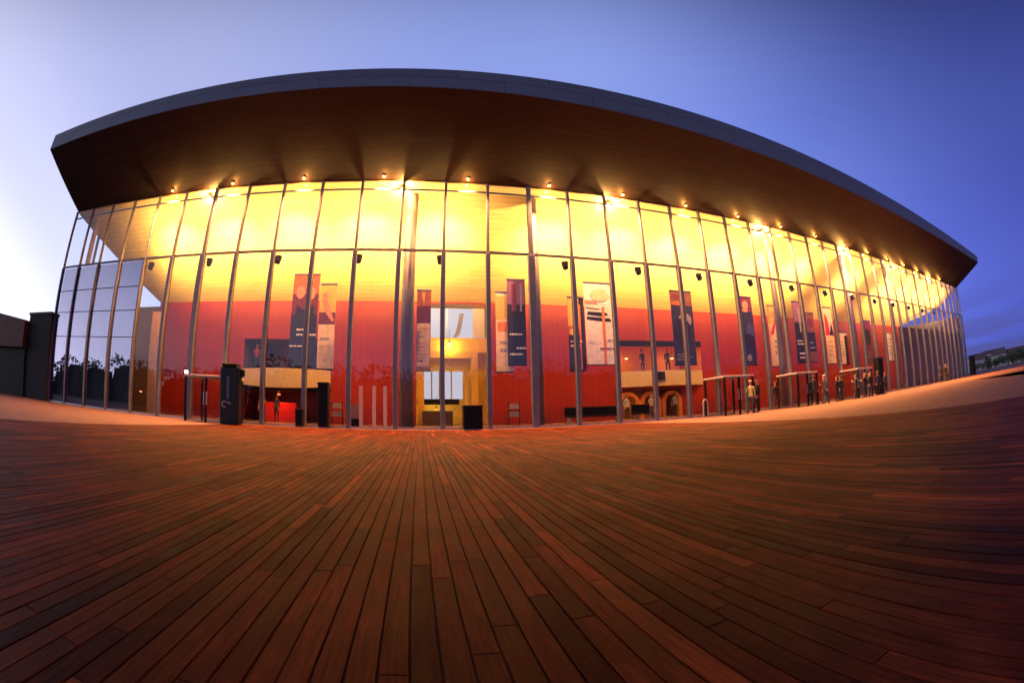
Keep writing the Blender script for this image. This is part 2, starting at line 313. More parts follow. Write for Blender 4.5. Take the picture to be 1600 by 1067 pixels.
# red back wall with its openings
holes = [(-11.8, -5.1, 3.6, 5.7), (-11.8, -5.1, 0, 2.1), (.9, 5.95, 0, 8.3), (15.5, 23.4, 3.5, 5.75), (15.2, 21.1, 0, 2.15)]
gx = sorted({CL, CR} | {h[0] for h in holes} | {h[1] for h in holes}); gz = sorted({0, zc(DB)} | {h[2] for h in holes} | {h[3] for h in holes})
w = MB()
for i in range(len(gx)-1):
    for j in range(len(gz)-1):
        cx_, cz_ = (gx[i]+gx[i+1])/2, (gz[j]+gz[j+1])/2
        if not any(h[0] < cx_ < h[1] and h[2] < cz_ < h[3] for h in holes):
            w.quad((gx[i], DB, gz[j]), (gx[i+1], DB, gz[j]), (gx[i+1], DB, gz[j+1]), (gx[i], DB, gz[j+1]))
part(w, 'back_wall', M_red)
def alcove(h, d, mw, mf=M_floor, mc=None):
    x0, x1, z0, z1 = h; m = MB(); y1 = DB+d
    m.quad((x0, y1, z0), (x1, y1, z0), (x1, y1, z1), (x0, y1, z1), 0)
    m.quad((x0, DB, z0), (x0, y1, z0), (x0, y1, z1), (x0, DB, z1), 0); m.quad((x1, DB, z0), (x1, DB, z1), (x1, y1, z1), (x1, y1, z0), 0)
    m.quad((x0, DB, z1), (x0, y1, z1), (x1, y1, z1), (x1, DB, z1), 2); m.quad((x0, DB, z0+.01), (x1, DB, z0+.01), (x1, y1, z0+.01), (x0, y1, z0+.01), 1)
    return part(m, 'alcove', [mw, mf, mc or mw])
alcove(holes[0], 3, M_purple); alcove(holes[1], 3, mat('dark_red_wall', (.16, .02, .02), .6)); alcove(holes[2], 2.4, M_yellow); alcove(holes[3], 2.6, M_orange); alcove(holes[4], 2.2, mat('brown_wall', (.2, .06, .03), .6))
# left balcony: bowed cream front; lit red counter below, dark valance
def bowed_front(x0, x1, z0, z1, bow, name, m, drop=0, seg=14):
    mb = MB()
    for i in range(seg):
        t0, t1 = i/seg, (i+1)/seg; a, b = x0+(x1-x0)*t0, x0+(x1-x0)*t1; ya, yb = DB-.05-bow*math.sin(math.pi*t0), DB-.05-bow*math.sin(math.pi*t1)
        da, db = drop*math.sin(math.pi*t0), drop*math.sin(math.pi*t1)
        mb.quad((a, ya, z0-da), (b, yb, z0-db), (b, yb, z1), (a, ya, z1)); mb.quad((a, ya, z1), (b, yb, z1), (b, DB, z1), (a, DB, z1)); mb.quad((a, DB, z0), (b, DB, z0), (b, yb, z0-db), (a, ya, z0-da))
    return part(mb, name, m)
bl = bowed_front(-11.8, -5.0, 2.45, 3.55, 1.3, 'balcony', M_cream, .2)
part(MB().box(-11.8, -5.0, DB-.06, DB+.05, 2.1, 2.45), 'valance', M_black)
part(MB().box(-9.9, -7.5, DB-.2, DB+.4, 0, 1.3), 'counter', M_redlit, bevel=.03)
br_ = bowed_front(15.3, 23.4, 2.35, 3.5, .9, 'balcony', M_cream, .0)
part(MB().box(15.5, 23.4, DB-.12, DB, 5.45, 5.9), 'beam', M_black, bevel=.02)
# three arches below the right balcony
for k in range(3):
    cx_ = 16.3+1.95*k; m = MB(); seg = 12; ro, ri = .92, .62
    for i in range(seg):
        t0, t1 = math.pi*i/seg, math.pi*(i+1)/seg
        P = lambda r, t: (cx_+r*math.cos(t), DB-.1, 1.15+r*math.sin(t)*.9); Q = lambda r, t: (cx_+r*math.cos(t), DB+.25, 1.15+r*math.sin(t)*.9)
        m.quad(P(ri, t0), P(ro, t0), P(ro, t1), P(ri, t1)); m.quad(P(ro, t0), Q(ro, t0), Q(ro, t1), P(ro, t1)); m.quad(P(ri, t1), Q(ri, t1), Q(ri, t0), P(ri, t0))
    m.box(cx_+.62, cx_+.92, DB-.1, DB+.25, 0, 1.15); m.box(cx_-.92, cx_-.62, DB-.1, DB+.25, 0, 1.15)
    part(m, 'arch', M_orange)
# centre bay: pale upper window, yellow door frames, pale lower window, dark desk front
upw = part(MB().box(1.5, 5.75, DB+.9, DB+1.0, 6.1, 8.2), 'window', M_pale)
part(MB().box(3.0, 3.08, DB+.84, DB+.9, 6.1, 8.2), 'window_bar', M_metal, upw); part(MB().box(4.9, 5.75, DB+.80, DB+.86, 6.1, 8.2), 'curtain', mat('pale_curtain', (.75, .68, .6), .8), upw)
cv = MB()
for i in range(10):
    t = i/10; cv.quad((3.45+.5*t**.5, DB+.82, 6.12+t*1.7), (3.75+.5*t**.5, DB+.82, 6.12+t*1.7), (3.75+.5*(t+.1)**.5, DB+.82, 6.12+(t+.1)*1.7), (3.45+.5*(t+.1)**.5, DB+.82, 6.12+(t+.1)*1.7))
part(cv, 'drape', mat('grey_drape', (.3, .3, .36), .8), upw)
def frame(x0, x1, z0, z1, wd, y, name, m):
    return part(MB().box(x0, x1, y-.12, y, z1-wd, z1).box(x0, x0+wd, y-.12, y, z0, z1-wd).box(x1-wd, x1, y-.12, y, z0, z1-wd), name, m, bevel=.01)
frame(1.0, 5.2, 0, 5.05, .45, DB+.7, 'door_surround', M_yellow); frame(1.05, 4.6, 0, 4.25, .3, DB+1.3, 'door_surround', mat('gold_trim', (.85, .6, .12), .4))
part(MB().box(.92, 5.9, DB+.9, DB+1.1, 5.05, 6.08), 'lintel', M_yellow)
lw = part(MB().box(1.35, 4.2, DB+1.5, DB+1.6, 1.8, 3.75), 'window', M_pale)
for x in (1.95, 2.5, 3.35): part(MB().box(x, x+.09, DB+1.42, DB+1.5, 1.8, 3.75), 'window_bar', mat('pale_grey_bar', (.4, .38, .42), .6), lw)
part(MB().box(.95, 3.9, DB+.9, DB+1.3, 1.4, 1.78), 'shelf', M_black)
part(MB().box(1.3, 3.4, DB+.3, DB+.9, 0, .95), 'desk', mat('dark_desk', (.06, .03, .02), .5), bevel=.02)
# dark screens closing the glass ends up to the transom
part(MB().box(-24.42, -15.80, .16, .3, 0, 8.72), 'end_screen', M_dark)
part(MB().box(-30, CL-.02, DB+.3, DB+.5, 0, 8.2), 'rear_wall', mat('rear_brown', (.20, .10, .08), .8))
part(MB().box(-15.6, -14.7, 1.6, 1.8, 0, 6.0), 'tan_panel', M_tan)
e = MB(); e.quad((CR-.3, DB, 0), (XR-.2, .5, 0), (XR-.2, .5, 8.7), (CR-.3, DB, 8.2)); part(e, 'end_screen', mat('grey_screen', (.10, .085, .09), .7))
part(MB().box(45.5, 71.2, .5, .6, 0, 6.3), 'low_screen', mat('mauve_screen', (.12, .09, .10), .7))

# mullions, transom, glass
mx_ = [i*SP for i in range(-11, 32)]; mx_[0] = XL; mx_.append(XR)
def mullion(x, wd=.25):
    m = MB(); m.box(x-wd/2, x+wd/2, -.18, .10, 0, 8.72).box(x-wd*.33, x+wd*.33, -.12, .10, 8.72, ZG+.02)
    return part(m, 'mullion', M_mull, bevel=.012)
for i, x in enumerate(mx_): mullion(x, .34 if i in (6, 14) else (.22 if i > 4 else .12))
part(MB().box(XL, XR, -.06, .12, ZT-.05, ZT+.05), 'transom', M_mull)
part(MB().box(XL, XR, .03, .12, 12.28, 12.36), 'top_rail', M_mull)
part(MB().box(XL, XR, -.12, .14, .0, .1), 'base_rail', M_metal)
for i in range(len(mx_)-1):
    a, b = mx_[i]+.1, mx_[i+1]-.1
    part(MB().box(a, b, -.012, .012, .1, ZT-.07), 'glass_pane', M_coated if i < 4 else M_glass); part(MB().box(a, b, -.012, .012, ZT+.07, ZG+.02), 'glass_pane', M_glass)
for z in (7.15, 5.75, 4.2): part(MB().box(XL, -15.7, -.03, .03, z-.02, z+.02), 'glazing_bar', M_black)
# glass end wall on the left
ew = MB(); dx, dy = CL-XL, DB
def along(t): return (XL+.05+dx*t, .05+dy*t)
for k in range(4):
    a, b = along(k/4+.01), along((k+1)/4-.01); ew.quad((*a, .1), (*b, .1), (*b, zc(b[1])), (*a, zc(a[1])))
part(ew, 'end_glass', M_glass)
for k in range(1, 4):
    a = along(k/4); part(MB().box(a[0]-.09, a[0]+.09, a[1]-.09, a[1]+.09, 0, zc(a[1])), 'end_mullion', M_mull)
# round columns inside the glass
for x, y, r in ((.52, .85, .37), (7.15, .75, .27), (24.9, .8, .27), (35.6, .8, .3), (44.6, .8, .3), (-22.7, 1.0, .25)):
    c = MB().cone((x, y, 0), (x, y, zc(y)-.02), r, r*.8, 28); o = part(c, 'column', M_tan if x < -20 else M_column)
    for p in o.data.polygons: p.use_smooth = len(p.vertices) == 4

WARM = (1, .585, .17)
# ------------------------------------------------------------------ spotlights on the mullions just under the transom
def make_spot():
    r = empty('spotlight')
    MB().cone((0, 0, -.12), (0, .10, .24), .15, .20, 14).build('housing', M_black, r)
    MB().box(-.04, .04, -.28, -.02, -.06, .02).build('bracket', M_black, r)
    MB().box(-.2, .2, .0, .05, .24, .3).build('shade', M_black, r)
    lamp('uplight', 'SPOT', (0, .14, .34), 2500, WARM, r, .06, 162, (0, .85, 1), 1.0)
    lamp('floodlight', 'SPOT', (0, .2, .36), 7600, (1, .58, .14), r, .06, 88, (0, 1, .54), 1.0)
    return r
proto = make_spot()
sx = [-15.5, -11.0, -6.6, -2.12, 2.12, 8.75, 13.2, 17.6, 22.1, 26.6, 31.1, 35.6, 40.1, 44.6, 49.1, 53.6, 58.1, 62.6, 67.1]
names = ['leftmost black spotlight, above the glass roofed lobby', 'second black spotlight from the left end of the transom', 'black spotlight above the left balcony bar', 'black spotlight just left of the thick round column',
 'black spotlight just right of the thick round column', 'black spotlight above the reddish gap right of the second column', 'black spotlight between the white poster and the dark tall poster',
 'black spotlight just right of the tall dark blue poster top', 'black spotlight above the right glass roofed lobby', 'black spotlight above the pale and dark poster pair', 'black spotlight two mullions left of the upper glass row of narrow panes',
 'eleventh black spotlight counted from the left', 'twelfth black spotlight counted from the left', 'thirteenth black spotlight counted from the left', 'fourteenth black spotlight counted from the left']
ords = 'first second third fourth fifth sixth seventh eighth ninth tenth eleventh twelfth thirteenth fourteenth fifteenth sixteenth seventeenth eighteenth nineteenth'.split()
for i, x in enumerate(sx):
    o = proto if i == 0 else copy_tree(proto)
    o.location = (x, .38, 8.38)
    tag(o, f'black uplighter on a mullion below the transom, {ords[i]} counted from the building\'s left end', 'spotlight', 'spotlights under the transom')
# bright bare lamps at the top of the glass
def make_top():
    r = empty('ceiling_lamp')
    MB().cone((0, 0, .10), (0, 0, .16), .10, .13, 16).build('housing', M_metal, r)
    MB().cone((0, 0, .0), (0, 0, .10), .13, .10, 16).build('lens', M_lampglow, r)
    lamp('glow', 'POINT', (0, -.1, -.12), 850, (1, .50, .12), r, .05)
    return r
proto = make_top()
tl = [(-11.9, 'above the left lobby side'), (-.1, 'right above the thick round column'), (11.65, 'above the white poster'), (24.2, 'above the right lobby'), (35.6, 'where the panes begin to look narrow'), (46.2, 'above the far right greyish screen'), (58.5, 'nearest the right end of the roof')]
for i, (x, t) in enumerate(tl):
    o = proto if i == 0 else copy_tree(proto)
    o.location = (x, .32, 12.40); tag(o, f'bright yellow lamp at the ceiling edge {t}', 'lamp', 'bright lamps along the ceiling edge')
# small amber lamps under the soffit just outside the glass
def make_soffit_lamp():
    r = empty('soffit_lamp')
    MB().cone((0, 0, .02), (0, 0, .10), .09, .12, 16).build('housing', M_metal, r)
    MB().cone((0, 0, -.02), (0, 0, .02), .07, .09, 16).build('lens', M_amber, r)
    lamp('glow', 'POINT', (0, -.02, -.08), 90, (1, .42, .07), r, .05)
    lamp('deck_fill', 'SPOT', (0, 0, -.06), 15000, (1, .38, .12), r, .06, 112, (0, -.12, -1), .9)  # downward beam added to warm the deck in front of the glass
    return r
M_amber = mat('amber_lens', (1, .6, .2), .4, emit=(1, .5, .12), es=4)
proto = make_soffit_lamp()
for i in range(18):
    x = -14.6+4.497*i; o = proto if i == 0 else copy_tree(proto)
    o.location = (x, -.30, 12.9); tag(o, f'small amber lamp under the soffit outside the glass, {ords[i]} counted from the left', 'lamp', 'amber lamps under the soffit')
# pendant lamps at the back of the foyer, each with a point light for its recess
def make_pend(power, color=WARM):
    r = empty('pendant_lamp')
    MB().cone((0, 0, .0), (0, 0, .22), .14, .07, 16).build('shade', M_cream, r)
    MB().cone((0, 0, .22), (0, 0, 1.0), .012, .012, 6).build('cable', M_black, r)
    lamp('bulb', 'POINT', (0, 0, -.1), power, color, r, .08)
    return r
def pendant(x, y, z, power, color, label, group=None):
    r = make_pend(power, color); r.location = (x, y, z); tag(r, label, 'lamp', group); return r
pendant(-8.5, DB+1.4, 4.65, 45, (1, .35, .2), 'small pendant lamp in the dark left balcony recess')
pendant(-8.6, DB-.75, 1.2+.6, 60, (1, .16, .08), 'small red glowing pendant over the left counter')
pendant(3.2, DB+.35, 5.55, 150, (1, .62, .12), 'pendant lamp over the yellow doorway between the two pale windows')
pendant(2.3, DB+1.1, 1.05, 60, (1, .72, .15), 'low shaded lamp over the desk in the yellow doorway')
pendant(16.9, DB+1.2, 4.65, 60, (1, .5, .13), 'left pendant lamp in the orange balcony recess')
pendant(21.2, DB+1.2, 4.65, 60, (1, .5, .13), 'right pendant lamp in the orange balcony recess')
pendant(17.3, DB+.6, 1.1, 50, (1, .5, .13), 'pendant lamp in the arches under the right balcony')

# ------------------------------------------------------------------ hanging posters
def print_mat(name, c): return mat('ink_'+name, c, .55, noise=.16, nscale=3.5)
INK = {k: print_mat(k, c) for k, c in dict(navy=(.02, .025, .07), black=(.015, .012, .02), maroon=(.16, .03, .06), rust=(.5, .14, .06), skin=(.62, .30, .20), cream=(.92, .72, .46), white=(.95, .92, .88), grey=(.30, .28, .34), orange=(.8, .25, .05), brown=(.22, .09, .04), blue=(.05, .07, .25), plum=(.22, .10, .22), red=(.6, .04, .03), gold=(.75, .5, .12)).items()}
IK = list(INK); IM = [INK[k] for k in IK]
def poster(x0, x1, z0, z1, label, base, shapes, y=1.5, name='poster'):
    W, H = x1-x0, z1-z0; cx_ = (x0+x1)/2
    r = empty(name, (cx_, y, z0), label=label, cat='poster', group='posters hanging in the foyer')
    MB().box(-W/2, W/2, 0, .03, 0, H).build('sheet', INK[base], r)
    m = MB(); k = 0
    for s in shapes:
        k += 1; yy = -.002-.002*k; mi = IK.index(s[1])
        if s[0] == 'r':  # x0,z0,x1,z1 in 0..1
            a, b, c, d = s[2:6]; m.quad((-W/2+a*W, yy, b*H), (-W/2+c*W, yy, b*H), (-W/2+c*W, yy, d*H), (-W/2+a*W, yy, d*H), mi)
        elif s[0] == 'e':
            cx2, cz2, rx, rz_ = s[2:6]; n = len(m.v); kk = 16
            m.v += [(-W/2+(cx2+rx*math.cos(2*math.pi*i/kk))*W, yy, (cz2+rz_*math.sin(2*math.pi*i/kk))*H) for i in range(kk)]; m.f.append(tuple(n+i for i in range(kk))); m.m.append(mi)
        elif s[0] == 'p':
            n = len(m.v); m.v += [(-W/2+a*W, yy, b*H) for a, b in s[2]]; m.f.append(tuple(range(n, n+len(s[2])))); m.m.append(mi)
        elif s[0] == 't':  # text-like bars: x0,x1,ztop,n,pitch
            a, b, zt, nn, pt = s[2:7]
            for q in range(nn):
                e_ = b-(b-a)*random.choice((0, .1, .25, .4)); zz = zt-q*pt
                xa = a
                while xa < e_-.02:
                    xb = min(xa+random.uniform(.06, .2), e_); m.quad((-W/2+xa*W, yy, (zz-pt*.35)*H), (-W/2+xb*W, yy, (zz-pt*.35)*H), (-W/2+xb*W, yy, zz*H), (-W/2+xa*W, yy, zz*H), mi); xa = xb+.03
    m.build('print', IM, r)
    MB().box(-W/2-.03, W/2+.03, -.02, .05, H, H+.06).build('hanging_rail', M_metal, r); MB().box(-W/2-.02, W/2+.02, -.02, .05, -.06, 0).build('bottom_rail', M_black, r)
    return r
figure = lambda cx_, c1, c2, top=.78: [('p', c1, [(cx_-.22, .42), (cx_+.22, .42), (cx_+.16, top-.12), (cx_-.14, top-.12)]), ('e', c2, cx_, top-.05, .12, .055)]
poster(-5.85, -4.35, 3.05, 7.95, 'dark navy poster with two orange lit faces and white text lines', 'navy',
       [('r', 'rust', 0, .78, 1, 1), ('r', 'maroon', 0, .55, 1, .78), ('p', 'navy', [(.05, .3), (.95, .3), (.85, .66), (.5, .6), (.2, .66)]), ('e', 'skin', .3, .80, .17, .07), ('e', 'skin', .72, .79, .17, .07), ('t', 'white', .25, .98, .40, 2, .055), ('t', 'white', .0, .7, .22, 1, .04)])
poster(-4.25, -3.35, 2.95, 7.4, 'narrow poster with a pale dancer above a cream text panel', 'cream',
       [('r', 'gold', 0, .66, 1, 1), ('r', 'maroon', 0, .52, 1, .66), ('p', 'skin', [(.1, .82), (.5, .8), (.95, .56), (.8, .55), (.3, .68)]), ('e', 'skin', .35, .86, .2, .05), ('t', 'grey', .15, .85, .36, 1, .05), ('t', 'gold', .12, .9, .28, 6, .035)])
poster(.98, 1.72, 2.95, 7.1, 'poster beside the thick column, dark reddish top over a pale pink text sheet', 'skin',
       [('r', 'rust', 0, .72, 1, 1), ('r', 'maroon', 0, .58, 1, .8), ('p', 'gold', [(.3, 1), (.5, .8), (.6, 1)]), ('r', 'cream', .05, .04, .93, .58), ('t', 'grey', .2, .8, .42, 1, .05), ('t', 'skin', .15, .85, .52, 2, .04), ('t', 'skin', .15, .85, .34, 5, .045), ('t', 'maroon', .1, .5, .12, 1, .05)])
poster(5.15, 6.05, 2.9, 7.15, 'pale cream poster half hidden behind a black one, left of the second column', 'cream',
       [('r', 'gold', 0, .65, 1, .95), ('r', 'orange', .1, .5, .9, .62), ('t', 'grey', .25, .9, .38, 2, .10)], y=1.62)
poster(5.75, 6.75, 3.25, 7.85, 'black poster with purple top fading down and three white text lines', 'black',
       [('r', 'plum', 0, .70, 1, 1), ('r', 'maroon', .25, .62, .5, .95), ('p', 'grey', [(.7, .62), (.8, .62), (.85, .95), (.7, .95)]), ('t', 'white', .1, 1, .36, 1, .06), ('t', 'white', .45, 1, .20, 1, .06), ('t', 'white', .1, 1, .13, 1, .06)])
poster(9.15, 10.1, 2.95, 7.0, 'narrow yellow and dark poster with a small glowing mask, left of the white poster', 'black',
       [('r', 'gold', 0, .55, .7, 1), ('r', 'rust', 0, .48, .7, .6), ('e', 'gold', .3, .52, .22, .05), ('p', 'navy', [(.05, .05), (.6, .05), (.65, .42), (.1, .45)]), ('r', 'orange', .68, .0, .78, .9), ('t', 'cream', .1, .9, .40, 2, .06)], y=1.56)
poster(10.15, 12.05, 3.25, 7.9, 'large white poster with black curved lettering band and thin red stripe', 'white',
       [('p', 'black', [(.05, .54), (.5, .52), (.85, .52), (.8, .56), (.4, .57), (.05, .58)]), ('p', 'black', [(.05, .60), (.55, .58), (.75, .60), (.7, .63), (.1, .64)]), ('p', 'grey', [(.03, .67), (.45, .66), (.5, .68), (.05, .70)]), ('p', 'skin', [(.0, .74), (.4, .73), (.4, .77), (.0, .78)]), ('r', 'orange', .54, 0, .63, .70), ('t', 'grey', .68, .95, .30, 1, .05), ('t', 'brown', .42, .95, .20, 1, .05), ('t', 'grey', .08, .5, .27, 1, .03), ('e', 'cream', .5, .85, .3, .08)])
poster(15.9, 17.55, 3.2, 7.75, 'tall dark poster hanging over the right balcony, faint portrait at the top', 'navy',
       [('r', 'brown', 0, .8, 1, 1), ('e', 'maroon', .25, .92, .2, .04), ('e', 'rust', .3, .83, .25, .03), ('e', 'grey', .6, .6, .3, .1), ('e', 'black', .45, .45, .4, .18), ('t', 'grey', .1, .9, .14, 3, .035)])
poster(21.75, 22.95, 3.1, 7.75, 'dark blue poster with a pink blurred face at the top, above the right lobby', 'navy',
       [('r', 'maroon', 0, .78, 1, 1), ('e', 'skin', .45, .88, .25, .06), ('e', 'skin', .4, .80, .25, .03), ('e', 'blue', .65, .5, .3, .12), ('e', 'black', .5, .35, .4, .1), ('e', 'grey', .4, .1, .2, .05)])
poster(24.55, 26.0, 2.95, 7.3, 'cream poster with a red triangle shape above its text panel', 'cream',
       [('r', 'gold', 0, .7, 1, 1), ('p', 'red', [(.05, .52), (.95, .52), (.5, .78)]), ('p', 'cream', [(.3, .52), (.6, .52), (.5, .68)]), ('t', 'grey', .3, .8, .42, 3, .09), ('e', 'skin', .5, .85, .3, .06)])
poster(27.6, 29.0, 3.15, 7.8, 'black and purple poster with white text block, right of the red triangle poster', 'black',
       [('r', 'plum', 0, .66, .8, 1), ('r', 'grey', .45, .5, .6, .9), ('t', 'white', .1, .9, .36, 2, .05), ('t', 'white', .2, .95, .16, 2, .07)])
poster(29.1, 30.3, 3.2, 7.0, 'dark maroon poster beside the black and purple one', 'brown', [('e', 'maroon', .5, .8, .35, .1), ('r', 'black', .05, .2, .95, .6), ('t', 'grey', .2, .8, .4, 2, .1)])
poster(31.8, 33.1, 3.0, 7.6, 'pale poster with a red and black figure above cream text panel', 'cream',
       [('p', 'red', [(.0, .5), (.6, .5), (.4, .82), (.1, .9)]), ('p', 'black', [(.5, .5), (1, .5), (.8, .75)]), ('t', 'skin', .25, .8, .4, 4, .08)])
poster(34.0, 35.3, 2.9, 5.6, 'short cream poster with a black right half', 'cream', [('r', 'black', .6, 0, 1, .9), ('t', 'grey', .1, .5, .7, 5, .1)])
poster(38.6, 40.2, 3.0, 6.8, 'dark red poster far along the foyer', 'maroon', [('e', 'black', .5, .6, .4, .2), ('t', 'grey', .1, .9, .25, 3, .06)])
poster(43.9, 45.2, 3.0, 5.8, 'small pale grey poster at the far end of the red wall', 'white', [('t', 'grey', .1, .9, .8, 5, .13)])

# ------------------------------------------------------------------ entrance lobbies
def lobby(x, w_, h_, label, hasdoor=True):
    r = empty('entrance_lobby', (x, 0, 0), label=label, cat='lobby', group='glass entrance lobbies')
    d = 2.1
    MB().box(-.08, w_+.08, -d-.08, -.22, h_, h_+.10).build('roof', mat('lobby_roof', (.42, .38, .40), .5), r, bevel=.02)
    for px, py in ((0, -d), (w_, -d), (w_/2, -d), (0, -.28), (w_, -.28)):
        MB().box(px-.05, px+.05, py-.05, py+.05, 0, h_).build('post', M_black, r)
    for a, b, c, d2 in ((.05, w_/2-.05, -d-.01, -d+.01), (w_/2+.05, w_-.05, -d-.01, -d+.01)):
        p = MB().box(a, b, c, d2, .05, h_-.02).build('door', M_glass2, r)
        MB().box((a if a > 1 else b-.06), (a+.04 if a > 1 else b-.02), c-.06, c-.02, .8, 1.4).build('handle', M_metal, p)
    for px in (0, w_): MB().box(px-.01, px+.01, -d+.05, -.33, .05, h_-.02).build('side_pane', M_glass2, r)
    return r
L1 = lobby(-10.25, 2.45, 2.05, 'glass lobby with pale flat roof and bright corner lamp, left of the black totem')
MB().cone((0, 0, 0), (0, 0, .12), .09, .09, 12).build('roof_lamp', mat('white_glow', (1, 1, 1), .4, emit=(1, .9, .85), es=9), L1).location = (.0, -2.1, 2.2)
lobby(16.75, 2.2, 2.05, 'glass lobby with white roof beside the person in a yellow top')
lobby(23.1, 2.2, 2.05, 'glass lobby with pinkish pale roof behind the dark dressed group')
lobby(31.0, 2.3, 2.1, 'farthest glass lobby on the right, left of the tall black totem')
for x, lb in ((5.9, 'small wire rack of white leaflets at the right of the cube bin'), (-3.0, 'small leaflet rack with two pale shelves left of the three pink posts')):
    r = empty('leaflet_rack', (x, .9, 0), label=lb, cat='rack')
    for z in (.55, .95): MB().box(-.28, .28, 0, .22, z, z+.04).box(-.24, .24, .05, .08, z+.04, z+.26).build('shelf', M_cream, r)
    for s in (-.27, .27): MB().box(s-.02, s+.02, .1, .14, 0, 1.3).build('post', M_black, r)
r = empty('info_stand', (-2.1, .9, 0), label='low black stand holding pale pink leaflets between mullions', cat='stand')
MB().box(-.35, .35, -.1, .25, 0, .45).build('base', M_black, r, bevel=.02); MB().prism([(-.33, 0), (.33, 0), (.33, .05), (-.33, .05)], .45, 1.15).build('leaflet_board', mat('pink_card', (.62, .36, .32), .6), r)
# three pale upright posts
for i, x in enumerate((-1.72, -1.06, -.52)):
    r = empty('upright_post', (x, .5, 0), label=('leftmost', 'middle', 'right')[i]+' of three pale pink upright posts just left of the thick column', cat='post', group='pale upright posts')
    MB().box(-.085, .085, -.05, .05, .06, 2.05).build('shaft', mat('pink_post_glow', (.8, .45, .35), .5, emit=(.9, .30, .20), es=.22), r, bevel=.01); MB().box(-.18, .18, -.15, .15, 0, .06).build('base', M_metal, r, bevel=.01)  # faint emission added to the shaft so it reads brighter
# black totem
r = empty('totem', (-7.38, -2.6, 0), label='tall black totem with a grey curved emblem, left of the entrance glow', cat='totem')
MB().prism([(-.5, -.22), (.5, -.22), (.5, .22), (-.5, .22)], .02, 2.5).build('body', M_blk2, r, bevel=.05)
MB().box(-.42, .36, -.26, .26, 2.5, 2.66).build('cap', M_black, r, bevel=.05)
MB().box(.48, .68, -.12, .12, 2.1, 2.42).build('side_box', M_black, r, bevel=.04); MB().box(-.12, .02, -.232, -.222, 1.1, 2.1).build('stripe', mat('slate_print', (.06, .08, .14), .4), r)
em = MB()
for i in range(12):
    a, b = math.radians(60+i*20), math.radians(80+i*20); P = lambda rr, t: (-.22+rr*math.cos(t), -.24, .88+rr*math.sin(t)); em.quad(P(.10, a), P(.15, a), P(.15, b), P(.10, b))
em.quad((-.10, -.24, .95), (.12, -.24, .90), (.12, -.24, .94), (-.10, -.24, .99)); em.build('emblem', mat('grey_print', (.35, .36, .4), .5), r)
def black_unit(name, x, y, w_, d, h_, label, cat, lid=True):
    r = empty(name, (x, y, 0), label=label, cat=cat); MB().box(-w_/2, w_/2, -d/2, d/2, .04, h_*.93).build('body', M_black, r, bevel=.03)
    if lid: MB().box(-w_/2-.02, w_/2+.02, -d/2-.02, d/2+.02, h_*.93, h_).build('lid', M_blk2, r, bevel=.02)
    MB().box(-w_/2+.05, w_/2-.05, -d/2+.05, d/2-.05, 0, .04).build('foot', M_metal, r); return r
black_unit('litter_bin', 3.55, -.95, .86, .7, 1.12, 'square black litter bin in front of the yellow doorway', 'bin')
black_unit('speaker_cabinet', -3.35, -.6, .5, .5, 2.1, 'tall narrow black cabinet just left of a mullion under the cream text poster', 'cabinet')
black_unit('litter_bin', -4.55, -.7, .34, .34, .85, 'small slim black bin by the red glowing counter', 'bin')
black_unit('speaker_cabinet', 34.9, -2.0, .9, .6, 2.95, 'tall black cabinet standing right of the far group of people', 'cabinet')
black_unit('totem', 73.3, -.6, 1.6, .8, 2.9, 'black block standing outside the far right corner of the glass', 'totem')
# low bench-like planters seen along the glass
for x, w_, lb in ((10.3, 3.2, 'long low dark bench behind the glass, left of the white poster mullion'), (13.3, 1.2, 'short low dark bench left of the arches'), (38.5, 5, 'long grey planter box under the far dark poster')):
    r = empty('bench', (x, 1.2, 0), label=lb, cat='bench'); MB().box(-w_/2, w_/2, -.25, .25, .40, .48).build('seat', M_black, r, bevel=.02)
    for s in (-1, 1): MB().box(s*(w_/2-.2)-.05, s*(w_/2-.2)+.05, -.22, .22, 0, .40).build('leg', M_metal, r)
    MB().box(-w_/2, w_/2, .22, .27, .48, .95).build('backrest', M_black, r, bevel=.02)
r = empty('menu_board', (18.6, DB-1.05, 2.75), label='small black screen on the cream front of the right balcony', cat='screen')
MB().box(-.45, .45, 0, .06, 0, .65).build('panel', M_black, r, bevel=.02); MB().box(-.5, .5, .01, .05, -.05, 0).build('frame', M_metal, r)
r = empty('bollard', (15.95, -1.3, 0), label='pale grey hoop barrier beside the arches', cat='barrier')
hb = MB(); pts = [(-.16, 0, 0), (-.16, 0, .8), (-.1, 0, .93), (0, 0, .98), (.1, 0, .93), (.16, 0, .8), (.16, 0, 0)]
for a, b in zip(pts, pts[1:]): hb.cone(a, b, .035, .035, 10)
hb.build('hoop', M_metal, r)

